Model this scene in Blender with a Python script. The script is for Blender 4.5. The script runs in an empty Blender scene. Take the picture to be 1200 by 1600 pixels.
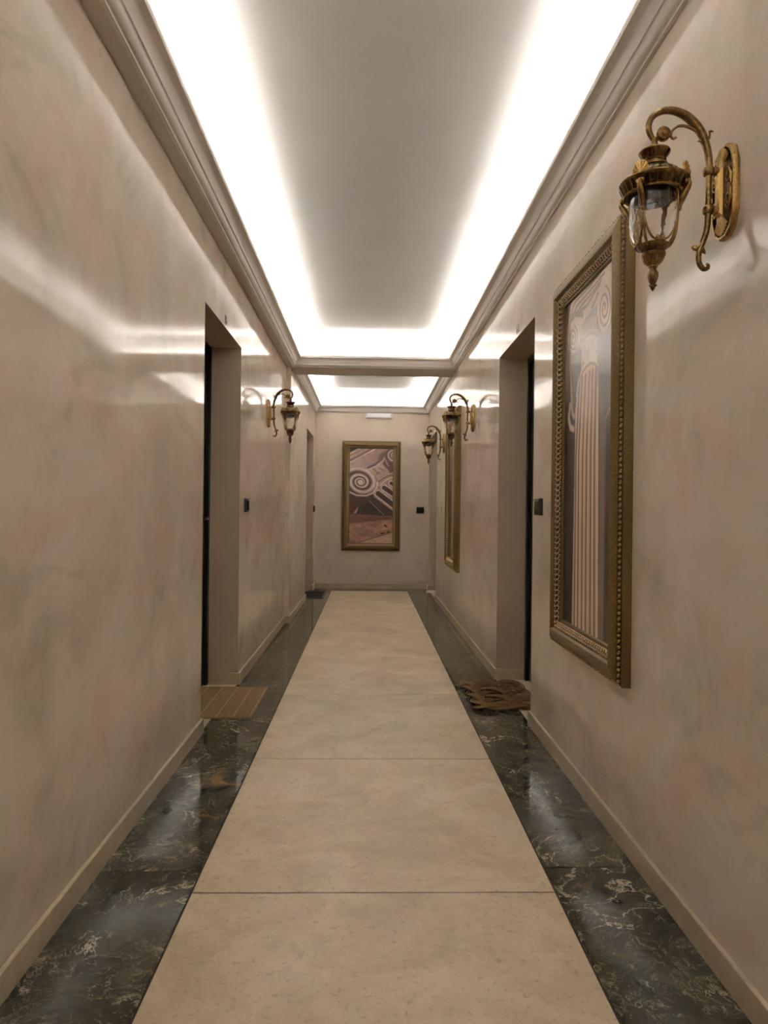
import bpy, bmesh, math, random
import numpy as np
from mathutils import Matrix, Vector

random.seed(7)
scn = bpy.context.scene
col = scn.collection
PI = math.pi

# ------------------------------------------------------------------ camera, world, exposure
CAM_H = 1.255
FOCAL_PX = 1053.83                      # for a 1200 x 1600 frame
yaw, pitch, roll = 0.0237, -0.0008, 0.0111
cam_d = bpy.data.cameras.new('camera')
cam_d.sensor_fit = 'VERTICAL'
cam_d.sensor_height = 36.0
cam_d.lens = 36.0 * FOCAL_PX / 1600.0
cam_d.clip_start = 0.02
cam = bpy.data.objects.new('camera', cam_d)
col.objects.link(cam)
r0 = Vector((math.cos(yaw), -math.sin(yaw), 0))
fw = Vector((math.sin(yaw) * math.cos(pitch), math.cos(yaw) * math.cos(pitch), math.sin(pitch)))
up0 = r0.cross(fw)
rt = r0 * math.cos(roll) + up0 * math.sin(roll)
up = up0 * math.cos(roll) - r0 * math.sin(roll)
M = Matrix((rt, up, -fw)).transposed().to_4x4()
M.translation = (0, 0, CAM_H)
cam.matrix_world = M
scn.camera = cam

w = bpy.data.worlds.new('world')
scn.world = w
w.use_nodes = True
w.node_tree.nodes['Background'].inputs[0].default_value = (0.9, 0.85, 0.8, 1)
w.node_tree.nodes['Background'].inputs[1].default_value = 0.0

scn.view_settings.view_transform = 'Standard'
scn.view_settings.look = 'None'
scn.view_settings.gamma = 1.0
scn.view_settings.use_curve_mapping = False
scn.view_settings.exposure = 0.8
LED_STRENGTH = 46.0
LED_COLOR = (1.0, 0.965, 0.93)

# ------------------------------------------------------------------ dimensions (metres)
XL, XJ, XR = -0.925, -0.872, 0.977       # near left wall, far left wall, right wall
YB, YJ, YJ2, YE = -2.58, 7.53, 7.94, 10.96
ZC, ZT = 2.85, 3.19                      # underside of the cornice, tray ceiling
XA, XB = -0.565, 0.636                   # pale centre strip of the floor
Y0, TL = 2.22, 1.2
DH = 2.424                               # height of the door recesses
REC = 0.235                              # depth of the door recesses
BH, BT = 0.082, 0.015                    # baseboard

# ------------------------------------------------------------------ material helpers
def srgb(r, g, b):
    f = lambda c: (c / 12.92) if c <= 0.04045 else ((c + 0.055) / 1.055) ** 2.4
    return (f(r / 255), f(g / 255), f(b / 255), 1.0)

class Mat:
    def __init__(s, name):
        s.m = bpy.data.materials.new(name)
        s.m.use_nodes = True
        s.t = s.m.node_tree
        s.b = s.t.nodes['Principled BSDF']
    def n(s, typ, **kw):
        nd = s.t.nodes.new(typ)
        for k, v in kw.items():
            if k.startswith('i_'):
                key = k[2:]
                key = int(key) if key.isdigit() else key.replace('_', ' ')
                nd.inputs[key].default_value = v
            else:
                setattr(nd, k, v)
        return nd
    def l(s, a, ao, b, bi):
        s.t.links.new(a.outputs[ao], b.inputs[bi])
    def ramp(s, src, so, stops):
        r = s.n('ShaderNodeValToRGB')
        e = r.color_ramp.elements
        while len(e) < len(stops):
            e.new(0.5)
        for el, (p, c) in zip(e, stops):
            el.position = p
            el.color = c if len(c) == 4 else (*c, 1)
        s.l(src, so, r, 'Fac')
        return r
    def mix(s, fac, a, b, blend='MIX'):
        m = s.n('ShaderNodeMix', data_type='RGBA', blend_type=blend)
        for val, idx in ((fac, 0), (a, 6), (b, 7)):
            if isinstance(val, tuple) and len(val) == 2:
                s.t.links.new(val[0].outputs[val[1]], m.inputs[idx])
            else:
                m.inputs[idx].default_value = val
        return m
    def set(s, **kw):
        for k, v in kw.items():
            s.b.inputs[k.replace('_', ' ')].default_value = v
    def bump(s, src, so, strength, dist):
        b = s.n('ShaderNodeBump', i_Strength=strength, i_Distance=dist)
        s.l(src, so, b, 'Height')
        s.l(b, 'Normal', s.b, 'Normal')
        return b

def simple(name, color, rough=0.5, metal=0.0, **kw):
    m = Mat(name)
    m.set(Base_Color=color, Roughness=rough, Metallic=metal, **kw)
    return m.m

def coords(m, scale=(1, 1, 1), kind='Object'):
    t = m.n('ShaderNodeTexCoord')
    mp = m.n('ShaderNodeMapping')
    mp.inputs['Scale'].default_value = scale
    m.l(t, kind, mp, 'Vector')
    return mp

def mat_plaster():
    m = Mat('polished_plaster')
    mp = coords(m)
    n1 = m.n('ShaderNodeTexNoise', i_Scale=1.6, i_Detail=5.0, i_Roughness=0.55, i_Distortion=0.8)
    m.l(mp, 0, n1, 'Vector')
    r1 = m.ramp(n1, 0, [(0.30, srgb(206, 190, 167)), (0.48, srgb(223, 207, 186)), (0.70, srgb(234, 219, 203))])
    n2 = m.n('ShaderNodeTexNoise', i_Scale=2.1, i_Detail=3.0, i_Roughness=0.6, i_Distortion=1.2)
    m.l(mp, 0, n2, 'Vector')
    f2 = m.ramp(n2, 0, [(0.50, (0, 0, 0)), (0.68, (0.6, 0.6, 0.6))])
    c = m.mix((f2, 0), (r1, 0), srgb(228, 197, 174))
    mp3 = coords(m, (3.0, 1.5, 2.2))
    n3 = m.n('ShaderNodeTexNoise', i_Scale=1.3, i_Detail=6.0, i_Roughness=0.62, i_Distortion=1.0)
    m.l(mp3, 0, n3, 'Vector')
    f3 = m.ramp(n3, 0, [(0.52, (0, 0, 0)), (0.70, (0.55, 0.55, 0.55))])
    c2 = m.mix((f3, 0), (c, 2), srgb(180, 170, 146))
    # trowel patches
    vo = m.n('ShaderNodeTexVoronoi', feature='SMOOTH_F1', i_Scale=2.2)
    vo.inputs['Smoothness'].default_value = 0.35
    wn = m.n('ShaderNodeVectorMath', operation='MULTIPLY_ADD')
    m.l(n2, 'Color', wn, 0)
    wn.inputs[1].default_value = (0.8, 0.8, 0.8)
    m.l(mp3, 0, wn, 2)
    m.l(wn, 0, vo, 'Vector')
    f4 = m.ramp(vo, 'Color', [(0.25, (0, 0, 0)), (0.85, (0.30, 0.30, 0.30))])
    c3 = m.mix((f4, 0), (c2, 2), srgb(236, 224, 204))
    m.l(c3, 2, m.b, 'Base Color')
    rr = m.ramp(n3, 0, [(0.35, (0.035, 0.035, 0.035)), (0.72, (0.13, 0.13, 0.13))])
    m.l(rr, 0, m.b, 'Roughness')
    m.set(IOR=1.35)
    nb = m.n('ShaderNodeTexNoise', i_Scale=1.8, i_Detail=4.0, i_Roughness=0.5, i_Distortion=0.4)
    m.l(mp3, 0, nb, 'Vector')
    m.bump(nb, 0, 0.075, 0.008)
    return m.m

def mat_matte_wall():
    m = Mat('cream_wall_paint')
    mp = coords(m)
    n1 = m.n('ShaderNodeTexNoise', i_Scale=1.7, i_Detail=4.0, i_Roughness=0.6, i_Distortion=1.0)
    m.l(mp, 0, n1, 'Vector')
    r1 = m.ramp(n1, 0, [(0.30, srgb(212, 197, 176)), (0.72, srgb(228, 212, 193))])
    m.l(r1, 0, m.b, 'Base Color')
    m.set(Roughness=0.42)
    m.bump(n1, 0, 0.15, 0.01)
    return m.m

def mat_white(name, c, rough=0.6):
    m = Mat(name)
    mp = coords(m)
    n1 = m.n('ShaderNodeTexNoise', i_Scale=3.0, i_Detail=3.0)
    m.l(mp, 0, n1, 'Vector')
    a = tuple(x * 0.96 for x in c[:3])
    r1 = m.ramp(n1, 0, [(0.3, a), (0.7, c)])
    m.l(r1, 0, m.b, 'Base Color')
    m.set(Roughness=rough)
    return m.m

def tile_coords(m, k=7.0):
    t = m.n('ShaderNodeTexCoord')
    oi = m.n('ShaderNodeObjectInfo')
    mu = m.n('ShaderNodeVectorMath', operation='SCALE')
    cb = m.n('ShaderNodeCombineXYZ')
    m.l(oi, 'Random', cb, 0)
    ml = m.n('ShaderNodeMath', operation='MULTIPLY', i_1=3.7)
    m.l(oi, 'Random', ml, 0)
    m.l(ml, 0, cb, 1)
    m.l(cb, 0, mu, 0)
    mu.inputs['Scale'].default_value = k
    ad = m.n('ShaderNodeVectorMath', operation='ADD')
    m.l(t, 'Object', ad, 0)
    m.l(mu, 0, ad, 1)
    return ad

def mat_stone():
    m = Mat('pale_stone_tile')
    v = tile_coords(m)
    n1 = m.n('ShaderNodeTexNoise', i_Scale=2.6, i_Detail=7.0, i_Roughness=0.65, i_Distortion=0.7)
    m.l(v, 0, n1, 'Vector')
    r1 = m.ramp(n1, 0, [(0.33, srgb(200, 180, 146)), (0.50, srgb(218, 198, 165)), (0.66, srgb(229, 211, 183))])
    n2 = m.n('ShaderNodeTexNoise', i_Scale=9.0, i_Detail=9.0, i_Roughness=0.75, i_Distortion=0.4)
    m.l(v, 0, n2, 'Vector')
    f2 = m.ramp(n2, 0, [(0.52, (0, 0, 0)), (0.70, (0.5, 0.5, 0.5))])
    c = m.mix((f2, 0), (r1, 0), srgb(178, 160, 124))
    n4 = m.n('ShaderNodeTexNoise', i_Scale=45.0, i_Detail=4.0, i_Roughness=0.7)
    m.l(v, 0, n4, 'Vector')
    f4 = m.ramp(n4, 0, [(0.56, (0, 0, 0)), (0.70, (0.5, 0.5, 0.5))])
    c2 = m.mix((f4, 0), (c, 2), srgb(140, 124, 98))
    m.l(c2, 2, m.b, 'Base Color')
    m.set(Roughness=0.38)
    m.bump(n4, 0, 0.08, 0.002)
    return m.m

def mat_marble():
    m = Mat('dark_veined_marble')
    v = tile_coords(m)
    warp = m.n('ShaderNodeTexNoise', i_Scale=2.2, i_Detail=6.0, i_Roughness=0.6)
    m.l(v, 0, warp, 'Vector')
    wv = m.n('ShaderNodeVectorMath', operation='MULTIPLY_ADD')
    m.l(warp, 'Color', wv, 0)
    wv.inputs[1].default_value = (0.35, 0.35, 0.35)
    m.l(v, 0, wv, 2)
    base = m.n('ShaderNodeTexNoise', i_Scale=4.0, i_Detail=10.0, i_Roughness=0.72, i_Distortion=0.8)
    m.l(wv, 0, base, 'Vector')
    rb = m.ramp(base, 0, [(0.32, srgb(34, 31, 25)), (0.47, srgb(64, 61, 50)), (0.58, srgb(84, 81, 68)), (0.72, srgb(118, 106, 80))])
    cur = (rb, 0)
    def veins(cur, scale, detail, width, mscale, mlo, mhi, color, amount, dist):
        n = m.n('ShaderNodeTexNoise', i_Scale=scale, i_Detail=detail, i_Roughness=0.55, i_Distortion=dist)
        m.l(wv, 0, n, 'Vector')
        sb = m.n('ShaderNodeMath', operation='SUBTRACT', i_1=0.5)
        m.l(n, 0, sb, 0)
        ab = m.n('ShaderNodeMath', operation='ABSOLUTE')
        m.l(sb, 0, ab, 0)
        f = m.ramp(ab, 0, [(0.0, (amount,) * 3), (width, (0, 0, 0))])
        k = m.n('ShaderNodeTexNoise', i_Scale=mscale, i_Detail=3.0, i_Roughness=0.6)
        m.l(v, 0, k, 'Vector')
        g = m.ramp(k, 0, [(mlo, (0, 0, 0)), (mhi, (1, 1, 1))])
        x = m.mix(1.0, (f, 0), (g, 0), 'MULTIPLY')
        c = m.mix((x, 2), cur, color)
        return (c, 2)
    n3 = m.n('ShaderNodeTexNoise', i_Scale=2.4, i_Detail=10.0, i_Roughness=0.75, i_Distortion=1.0)
    m.l(wv, 0, n3, 'Vector')
    f3 = m.ramp(n3, 0, [(0.60, (0, 0, 0)), (0.68, (0.8, 0.8, 0.8))])
    c3 = m.mix((f3, 0), cur, srgb(150, 122, 76))
    cur = (c3, 2)
    cur = veins(cur, 14.0, 3.0, 0.020, 3.0, 0.46, 0.58, srgb(166, 156, 130), 0.65, 1.2)
    cur = veins(cur, 8.0, 4.0, 0.012, 4.0, 0.44, 0.56, srgb(186, 174, 144), 0.8, 1.5)
    cur = veins(cur, 2.2, 6.0, 0.0055, 2.6, 0.47, 0.55, srgb(214, 202, 172), 0.95, 0.8)
    m.t.links.new(cur[0].outputs[cur[1]], m.b.inputs['Base Color'])
    m.set(Roughness=0.055, IOR=1.34)
    return m.m

def mat_bronze():
    m = Mat('antique_bronze')
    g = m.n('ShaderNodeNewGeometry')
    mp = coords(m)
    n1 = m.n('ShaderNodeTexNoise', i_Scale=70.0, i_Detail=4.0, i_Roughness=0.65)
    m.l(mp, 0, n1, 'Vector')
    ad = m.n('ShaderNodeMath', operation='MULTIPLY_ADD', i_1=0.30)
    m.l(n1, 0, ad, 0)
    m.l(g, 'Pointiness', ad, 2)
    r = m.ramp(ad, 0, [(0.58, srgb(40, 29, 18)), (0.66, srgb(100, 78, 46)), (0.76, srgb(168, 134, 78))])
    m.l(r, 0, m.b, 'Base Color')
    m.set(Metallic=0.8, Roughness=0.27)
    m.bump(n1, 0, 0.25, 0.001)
    return m.m

def mat_giltwood(name, a, b, c, rough=0.42):
    m = Mat(name)
    mp = coords(m, (1, 1, 1))
    n1 = m.n('ShaderNodeTexNoise', i_Scale=180.0, i_Detail=4.0, i_Roughness=0.6)
    m.l(mp, 0, n1, 'Vector')
    r = m.ramp(n1, 0, [(0.32, a), (0.50, b), (0.70, c)])
    m.l(r, 0, m.b, 'Base Color')
    m.set(Metallic=0.30, Roughness=rough + 0.04)
    m.bump(n1, 0, 0.15, 0.0008)
    return m.m

def mat_print(name):
    m = Mat(name)
    a = m.n('ShaderNodeAttribute', attribute_name='print')
    m.l(a, 'Color', m.b, 'Base Color')
    m.set(Roughness=0.28)
    return m.m

def mat_fibre(name, a, b, scale, bump=0.5, rough=0.9, sc=(1, 1, 1)):
    m = Mat(name)
    mp = coords(m, sc)
    n1 = m.n('ShaderNodeTexNoise', i_Scale=scale, i_Detail=5.0, i_Roughness=0.75)
    m.l(mp, 0, n1, 'Vector')
    r = m.ramp(n1, 0, [(0.30, a), (0.70, b)])
    m.l(r, 0, m.b, 'Base Color')
    m.set(Roughness=rough)
    m.bump(n1, 0, bump, 0.002)
    return m.m

def mat_glass():
    m = Mat('hammered_clear_glass')
    m.set(Base_Color=(1, 1, 1, 1), Roughness=0.02, IOR=1.45)
    m.b.inputs['Transmission Weight'].default_value = 1.0
    return m.m

def mat_emit(name, color, strength):
    m = Mat(name)
    m.set(Base_Color=(0.9, 0.9, 0.9, 1))
    m.b.inputs['Emission Color'].default_value = (*color, 1)
    m.b.inputs['Emission Strength'].default_value = strength
    return m.m

MAT = dict(
    plaster=mat_plaster(), endwall=mat_matte_wall(),
    ceil=mat_white('white_ceiling_paint', srgb(222, 221, 219), 0.75),
    crown=mat_white('cornice_paint', srgb(236, 228, 219), 0.7),
    soffit=mat_white('soffit_paint', srgb(218, 206, 192), 0.5),
    jamb=mat_white('jamb_paint', srgb(204, 184, 158), 0.5),
    base=mat_fibre('cream_baseboard_stone', srgb(190, 170, 138), srgb(210, 192, 162), 6.0, 0.03, 0.3),
    stone=mat_stone(), marble=mat_marble(),
    grout=simple('dark_grout', srgb(52, 44, 35), 0.9),
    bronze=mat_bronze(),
    gilt=mat_giltwood('gilded_wood', srgb(92, 74, 36), srgb(116, 95, 50), srgb(144, 120, 68)),
    rope=mat_giltwood('gilded_bead', srgb(92, 68, 34), srgb(176, 142, 80), srgb(220, 188, 116), 0.35),
    dark_gilt=mat_giltwood('dark_gilded_wood', srgb(40, 28, 18), srgb(70, 50, 30), srgb(108, 82, 46), 0.5),
    carve=mat_giltwood('silvery_carving', srgb(150, 120, 84), srgb(206, 176, 134), srgb(240, 218, 180), 0.32),
    prt=mat_print('photo_print'),
    black=simple('black_plastic', srgb(26, 24, 24), 0.35),
    screen=simple('dark_glossy_panel', srgb(25, 25, 27), 0.15),
    door=mat_fibre('dark_walnut_door', srgb(34, 24, 18), srgb(54, 38, 27), 8.0, 0.05, 0.35, (6, 6, 0.6)),
    doorframe=simple('black_door_frame', srgb(24, 21, 19), 0.4),
    metal=simple('black_metal_handle', srgb(30, 28, 26), 0.3, 0.8),
    digit=simple('brushed_grey_metal', srgb(150, 140, 126), 0.35, 0.9),
    white=simple('white_plastic', srgb(242, 240, 240), 0.35),
    diffuser=mat_emit('frosted_lit_diffuser', (1.0, 0.96, 0.98), 0.10),
    beige=simple('beige_plastic', srgb(176, 158, 134), 0.4),
    coir=mat_fibre('tan_woven_mat', srgb(112, 88, 56), srgb(150, 122, 82), 160.0, 0.6),
    coirline=mat_fibre('pale_mat_stripe', srgb(158, 134, 96), srgb(182, 158, 118), 160.0, 0.5),
    cord=mat_fibre('brown_jute_cord', srgb(92, 66, 40), srgb(146, 110, 70), 30.0, 0.3),
    rubber=mat_fibre('black_mat_pile', srgb(22, 18, 18), srgb(40, 33, 33), 120.0, 0.6),
    paper=simple('white_paper', srgb(236, 230, 230), 0.7),
    glass=mat_glass(),
    socket=simple('dark_lamp_socket', srgb(38, 42, 50), 0.3),
    bulb=simple('frosted_bulb', srgb(226, 222, 214), 0.25),
    led=mat_emit('led_strip_light', LED_COLOR, LED_STRENGTH),
)

# ------------------------------------------------------------------ mesh helpers
class MB:
    def __init__(s):
        s.v, s.f = [], []
    def add(s, verts, faces):
        o = len(s.v)
        s.v += [tuple(p) for p in verts]
        s.f += [tuple(i + o for i in f) for f in faces]
        return s
    def box(s, x0, x1, y0, y1, z0, z1):
        v = [(x, y, z) for z in (z0, z1) for y in (y0, y1) for x in (x0, x1)]
        return s.add(v, [(0, 2, 3, 1), (4, 5, 7, 6), (0, 1, 5, 4), (2, 6, 7, 3), (0, 4, 6, 2), (1, 3, 7, 5)])
    def cbox(s, x0, x1, y0, y1, z0, z1, c):
        """box whose upper edges are chamfered by c"""
        v = [(x0, y0, z0), (x1, y0, z0), (x1, y1, z0), (x0, y1, z0),
             (x0, y0, z1 - c), (x1, y0, z1 - c), (x1, y1, z1 - c), (x0, y1, z1 - c),
             (x0 + c, y0 + c, z1), (x1 - c, y0 + c, z1), (x1 - c, y1 - c, z1), (x0 + c, y1 - c, z1)]
        f = [(3, 2, 1, 0), (8, 9, 10, 11)]
        for i in range(4):
            j = (i + 1) % 4
            f += [(i, j, 4 + j, 4 + i), (4 + i, 4 + j, 8 + j, 8 + i)]
        return s.add(v, f)
    def tube(s, pts, radii, n=10, caps=True, flat=1.0):
        pts = [Vector(p) for p in pts]
        if not hasattr(radii, '__len__'):
            radii = [radii] * len(pts)
        o = len(s.v)
        T = []
        for i in range(len(pts)):
            a, b = pts[max(0, i - 1)], pts[min(len(pts) - 1, i + 1)]
            T.append((b - a).normalized())
        ref = Vector((0, 1, 0))
        if abs(T[0].dot(ref)) > 0.9:
            ref = Vector((1, 0, 0))
        nrm = (ref - T[0] * ref.dot(T[0])).normalized()
        for i, p in enumerate(pts):
            nrm = (nrm - T[i] * nrm.dot(T[i])).normalized()
            bn = T[i].cross(nrm)
            for k in range(n):
                a = 2 * PI * k / n
                s.v.append(tuple(p + (nrm * math.cos(a) * flat + bn * math.sin(a)) * radii[i]))
        for i in range(len(pts) - 1):
            for k in range(n):
                k2 = (k + 1) % n
                s.f.append((o + i * n + k, o + i * n + k2, o + (i + 1) * n + k2, o + (i + 1) * n + k))
        if caps:
            s.f.append(tuple(o + k for k in reversed(range(n))))
            s.f.append(tuple(o + (len(pts) - 1) * n + k for k in range(n)))
        return s
    def lathe(s, prof, n=32, c=(0, 0), mod=None, closed=False):
        o = len(s.v)
        for i, (r, z) in enumerate(prof):
            for k in range(n):
                a = 2 * PI * k / n
                rr = r * (mod(a, i, r, z) if mod else 1.0)
                s.v.append((c[0] + rr * math.cos(a), c[1] + rr * math.sin(a), z))
        m = len(prof)
        for i in range(m if closed else m - 1):
            i2 = (i + 1) % m
            for k in range(n):
                k2 = (k + 1) % n
                s.f.append((o + i * n + k, o + i * n + k2, o + i2 * n + k2, o + i2 * n + k))
        if not closed:
            s.f.append(tuple(o + k for k in reversed(range(n))))
            s.f.append(tuple(o + (m - 1) * n + k for k in range(n)))
        return s
    def ball(s, c, r, sc=(1, 1, 1), nu=8, nv=5, rot=None):
        o = len(s.v)
        P = [Vector((0, 0, -1))]
        for j in range(1, nv):
            b = -PI / 2 + PI * j / nv
            for k in range(nu):
                a = 2 * PI * k / nu
                P.append(Vector((math.cos(a) * math.cos(b), math.sin(a) * math.cos(b), math.sin(b))))
        P.append(Vector((0, 0, 1)))
        for p in P:
            p = Vector((p.x * sc[0] * r, p.y * sc[1] * r, p.z * sc[2] * r))
            if rot is not None:
                p = rot @ p
            s.v.append((c[0] + p.x, c[1] + p.y, c[2] + p.z))
        for k in range(nu):
            k2 = (k + 1) % nu
            s.f.append((o, o + 1 + k2, o + 1 + k))
            for j in range(nv - 2):
                s.f.append((o + 1 + j * nu + k, o + 1 + j * nu + k2, o + 1 + (j + 1) * nu + k2, o + 1 + (j + 1) * nu + k))
            s.f.append((o + 1 + (nv - 2) * nu + k, o + 1 + (nv - 2) * nu + k2, o + 1 + (nv - 1) * nu))
        return s
    def prism(s, poly, axis, a0, a1):
        """extrude a 2D polygon along an axis: 0 x, 1 y, 2 z"""
        def P(p, a):
            q = list(p)
            q.insert(axis, a)
            return tuple(q)
        n = len(poly)
        v = [P(p, a0) for p in poly] + [P(p, a1) for p in poly]
        f = [tuple(reversed(range(n))), tuple(range(n, 2 * n))]
        f += [(i, (i + 1) % n, n + (i + 1) % n, n + i) for i in range(n)]
        return s.add(v, f)
    def mesh(s, name, mat, smooth=False, angle=None):
        me = bpy.data.meshes.new(name)
        me.from_pydata(s.v, [], s.f)
        bm = bmesh.new()
        bm.from_mesh(me)
        bmesh.ops.recalc_face_normals(bm, faces=bm.faces)
        if smooth:
            for f in bm.faces:
                f.smooth = True
            lim = math.radians(angle if angle else 50)
            for e in bm.edges:
                if len(e.link_faces) == 2 and e.calc_face_angle(0) > lim:
                    e.smooth = False
        bm.to_mesh(me)
        bm.free()
        me.materials.append(mat)
        return me
    def build(s, name, mat, parent=None, smooth=False, angle=None):
        return link(name, s.mesh(name, mat, smooth, angle), parent)

def link(name, data, parent=None, loc=None):
    o = bpy.data.objects.new(name, data)
    col.objects.link(o)
    if parent is not None:
        o.parent = parent
    if loc is not None:
        o.location = loc
    return o

def tag(o, label, cat, group=None):
    o['label'] = label
    o['category'] = cat
    if group:
        o['group'] = group
    return o

def struct(o, label=None):
    o['kind'] = 'structure'
    if label:
        o['label'] = label
    return o

def empty(name, loc=(0, 0, 0), rz=0.0):
    o = bpy.data.objects.new(name, None)
    o.empty_display_size = 0.05
    o.location = loc
    o.rotation_euler = (0, 0, rz)
    col.objects.link(o)
    return o

def copy_tree(o, parent=None):
    c = o.copy()
    col.objects.link(c)
    c.parent = parent
    for ch in list(o.children):
        copy_tree(ch, c)
    return c

# ------------------------------------------------------------------ walls
XLO = XL - REC           # back of the left recesses
XRO = XR + REC
WALLT = 0.34             # how far back the wall bodies go
L_OPEN = [(0.60, 1.700), (3.80, 4.885)]
L_OPEN2 = (9.50, 10.68)
R_OPEN = [(3.975, 5.06), (9.60, 10.78)]

def wall_mesh(xf, xb, y0, y1, opens):
    """a wall along y with its face at xf and its body out to xb, with door recesses"""
    m = MB()
    a, b = min(xf, xb), max(xf, xb)
    y = y0
    for (p, q) in opens:
        m.box(a, b, y, p, 0, ZT)
        m.box(a, b, p, q, DH, ZT)
        y = q
    m.box(a, b, y, y1, 0, ZT)
    return m

m = wall_mesh(XL, XL - WALLT, YB, YJ, L_OPEN)
wl = struct(m.build('wall_left', MAT['plaster']), 'polished beige plaster wall with deep door recesses')
m = wall_mesh(XJ, XL - WALLT, YJ, YE, [L_OPEN2])
wl2 = m.build('wall_return', MAT['plaster'], wl)
m = wall_mesh(XR, XR + WALLT, YB, YE, R_OPEN)
wr = struct(m.build('wall_right', MAT['plaster']), 'polished beige plaster wall with framed pictures')
struct(MB().box(XL - WALLT, XR + WALLT, YE, YE + 0.2, 0, ZT).build('wall_end', MAT['endwall']), 'beige end wall of the corridor')
struct(MB().box(XL - WALLT, XR + WALLT, YB - 0.2, YB, 0, ZT).build('wall_back', MAT['endwall']), 'beige wall behind the viewer')

def reveal(parent, xf, xb, p, q):
    """painted lining of a door recess"""
    t = 0.003
    a, b = sorted((xf, xb))
    for (y0, y1, z0, z1) in ((p, p + t, 0.0, DH), (q - t, q, 0.0, DH), (p + t, q - t, DH - t, DH)):
        MB().box(a, b, y0, y1, z0, z1).build('reveal', MAT['jamb'], parent)
for (p, q) in L_OPEN:
    reveal(wl, XL, XLO + 0.02, p, q)
reveal(wl, XJ, XLO + 0.02, *L_OPEN2)
for (p, q) in R_OPEN:
    reveal(wr, XR, XRO - 0.02, p, q)

# ------------------------------------------------------------------ ceiling, beam, cornices
ce = struct(MB().box(XL - WALLT, XR + WALLT, YB - 0.2, YE + 0.2, ZT, ZT + 0.15).build('ceiling', MAT['ceil']), 'white recessed ceiling lit along its edges')
XCL = -0.862             # outer line of the cornice on the left
MB().box(XL, XR, YJ, YJ2, ZC, ZT).build('beam', MAT['soffit'], ce)
MB().box(XL, XCL, YB, YJ, ZC, ZT).build('soffit', MAT['soffit'], ce)
# white lining of the recessed trays
def lining(x0, x1, y0, y1):
    t = 0.004
    m = MB()
    m.box(x0, x0 + t, y0, y1, ZC + 0.06, ZT)
    m.box(x1 - t, x1, y0, y1, ZC + 0.06, ZT)
    m.box(x0 + t, x1 - t, y0, y0 + t, ZC + 0.06, ZT)
    m.box(x0 + t, x1 - t, y1 - t, y1, ZC + 0.06, ZT)
    m.build('tray_lining', MAT['ceil'], ce)

def arc(c, r0, r1, a0, a1, n):
    return [(c[0] + r0 * math.cos(a0 + (a1 - a0) * i / n), c[1] + r1 * math.sin(a0 + (a1 - a0) * i / n)) for i in range(n + 1)]

PROF = [(0, 0), (0.016, 0), (0.018, 0.003), (0.018, 0.007)]
PROF += arc((0.018, 0.036), 0.027, 0.028, -PI / 2, 0, 6)[1:]           # ovolo
PROF += [(0.046, 0.036), (0.046, 0.041), (0.053, 0.043)]               # fillet
PROF += [(0.053 + 0.045 * (1 - math.cos(t)), 0.043 + 0.042 * math.sin(t)) for t in [PI / 2 * i / 7 for i in range(1, 8)]]
PROF += [(0.104, 0.086), (0.105, 0.088), (0.105, 0.111), (0.103, 0.114), (0.066, 0.114), (0.064, 0.112), (0.062, 0.078), (0, 0.078)]

def cornice(name, x0, x1, y0, y1, label):
    m = MB()
    n = len(PROF)
    for (p, z) in PROF:
        m.v += [(x0 + p, y0 + p, ZC + z), (x1 - p, y0 + p, ZC + z), (x1 - p, y1 - p, ZC + z), (x0 + p, y1 - p, ZC + z)]
    for i in range(n):
        i2 = (i + 1) % n
        for k in range(4):
            k2 = (k + 1) % 4
            m.f.append((i * 4 + k, i * 4 + k2, i2 * 4 + k2, i2 * 4 + k))
    struct(m.build(name, MAT['crown'], smooth=True, angle=28), label)

T1 = (XCL, XR, YB, YJ)
T2 = (XJ, XR, YJ2, YE)
cornice('trim_1', *T1, 'stepped cream cornice around the long lit ceiling tray')
cornice('trim_2', *T2, 'stepped cream cornice around the far ceiling tray')
lining(*T1)
lining(*T2)

def led(axis, at, a, b, inward, label):
    """flat tape lying in the trough of the cornice, facing up"""
    z0, z1 = ZC + 0.0785, ZC + 0.0810
    p, q = sorted((at + inward * 0.012, at + inward * 0.044))
    m = MB().box(p, q, a, b, z0, z1) if axis == 0 else MB().box(a, b, p, q, z0, z1)
    tag(m.build('led_strip', MAT['led']), label, 'light strip', 'hidden cove lights')

def led_ring(x0, x1, y0, y1, what):
    led(0, x0, y0 + 0.045, y1 - 0.045, 1, 'white light strip behind the left cornice of the %s tray' % what)
    led(0, x1, y0 + 0.045, y1 - 0.045, -1, 'white light strip behind the right cornice of the %s tray' % what)
    led(1, y1, x0 + 0.045, x1 - 0.045, -1, 'white light strip across the far end of the %s tray' % what)
    led(1, y0, x0 + 0.045, x1 - 0.045, 1, 'white light strip across the near end of the %s tray' % what)
led_ring(*T1, 'long ceiling')
led_ring(*T2, 'short end')

# ------------------------------------------------------------------ floor
fl = struct(MB().box(XL - WALLT, XR + WALLT, YB - 0.2, YE + 0.2, -0.06, -0.003).build('floor', MAT['grout']), 'corridor floor with pale centre strip and dark marble borders')
J = 0.003
ctile = MB().cbox(-(XB - XA) / 2 + J, (XB - XA) / 2 - J, -TL / 2 + J, TL / 2 - J, -0.012, 0, 0.0012).mesh('stone_tile', MAT['stone'])
for i in range(-4, 7):
    link('stone_tile', ctile, fl, ((XA + XB) / 2, Y0 + TL * (i + 0.5), 0))
YS = Y0 + TL * 7                          # end of the pale strip
def slab(x0, x1, y0, y1, mat, name):
    cx, cy = (x0 + x1) / 2, (y0 + y1) / 2
    me = MB().cbox(x0 - cx + J, x1 - cx - J, y0 - cy + J, y1 - cy - J, -0.012, 0, 0.001).mesh(name, MAT[mat])
    return link(name, me, fl, (cx, cy, 0))
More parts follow.
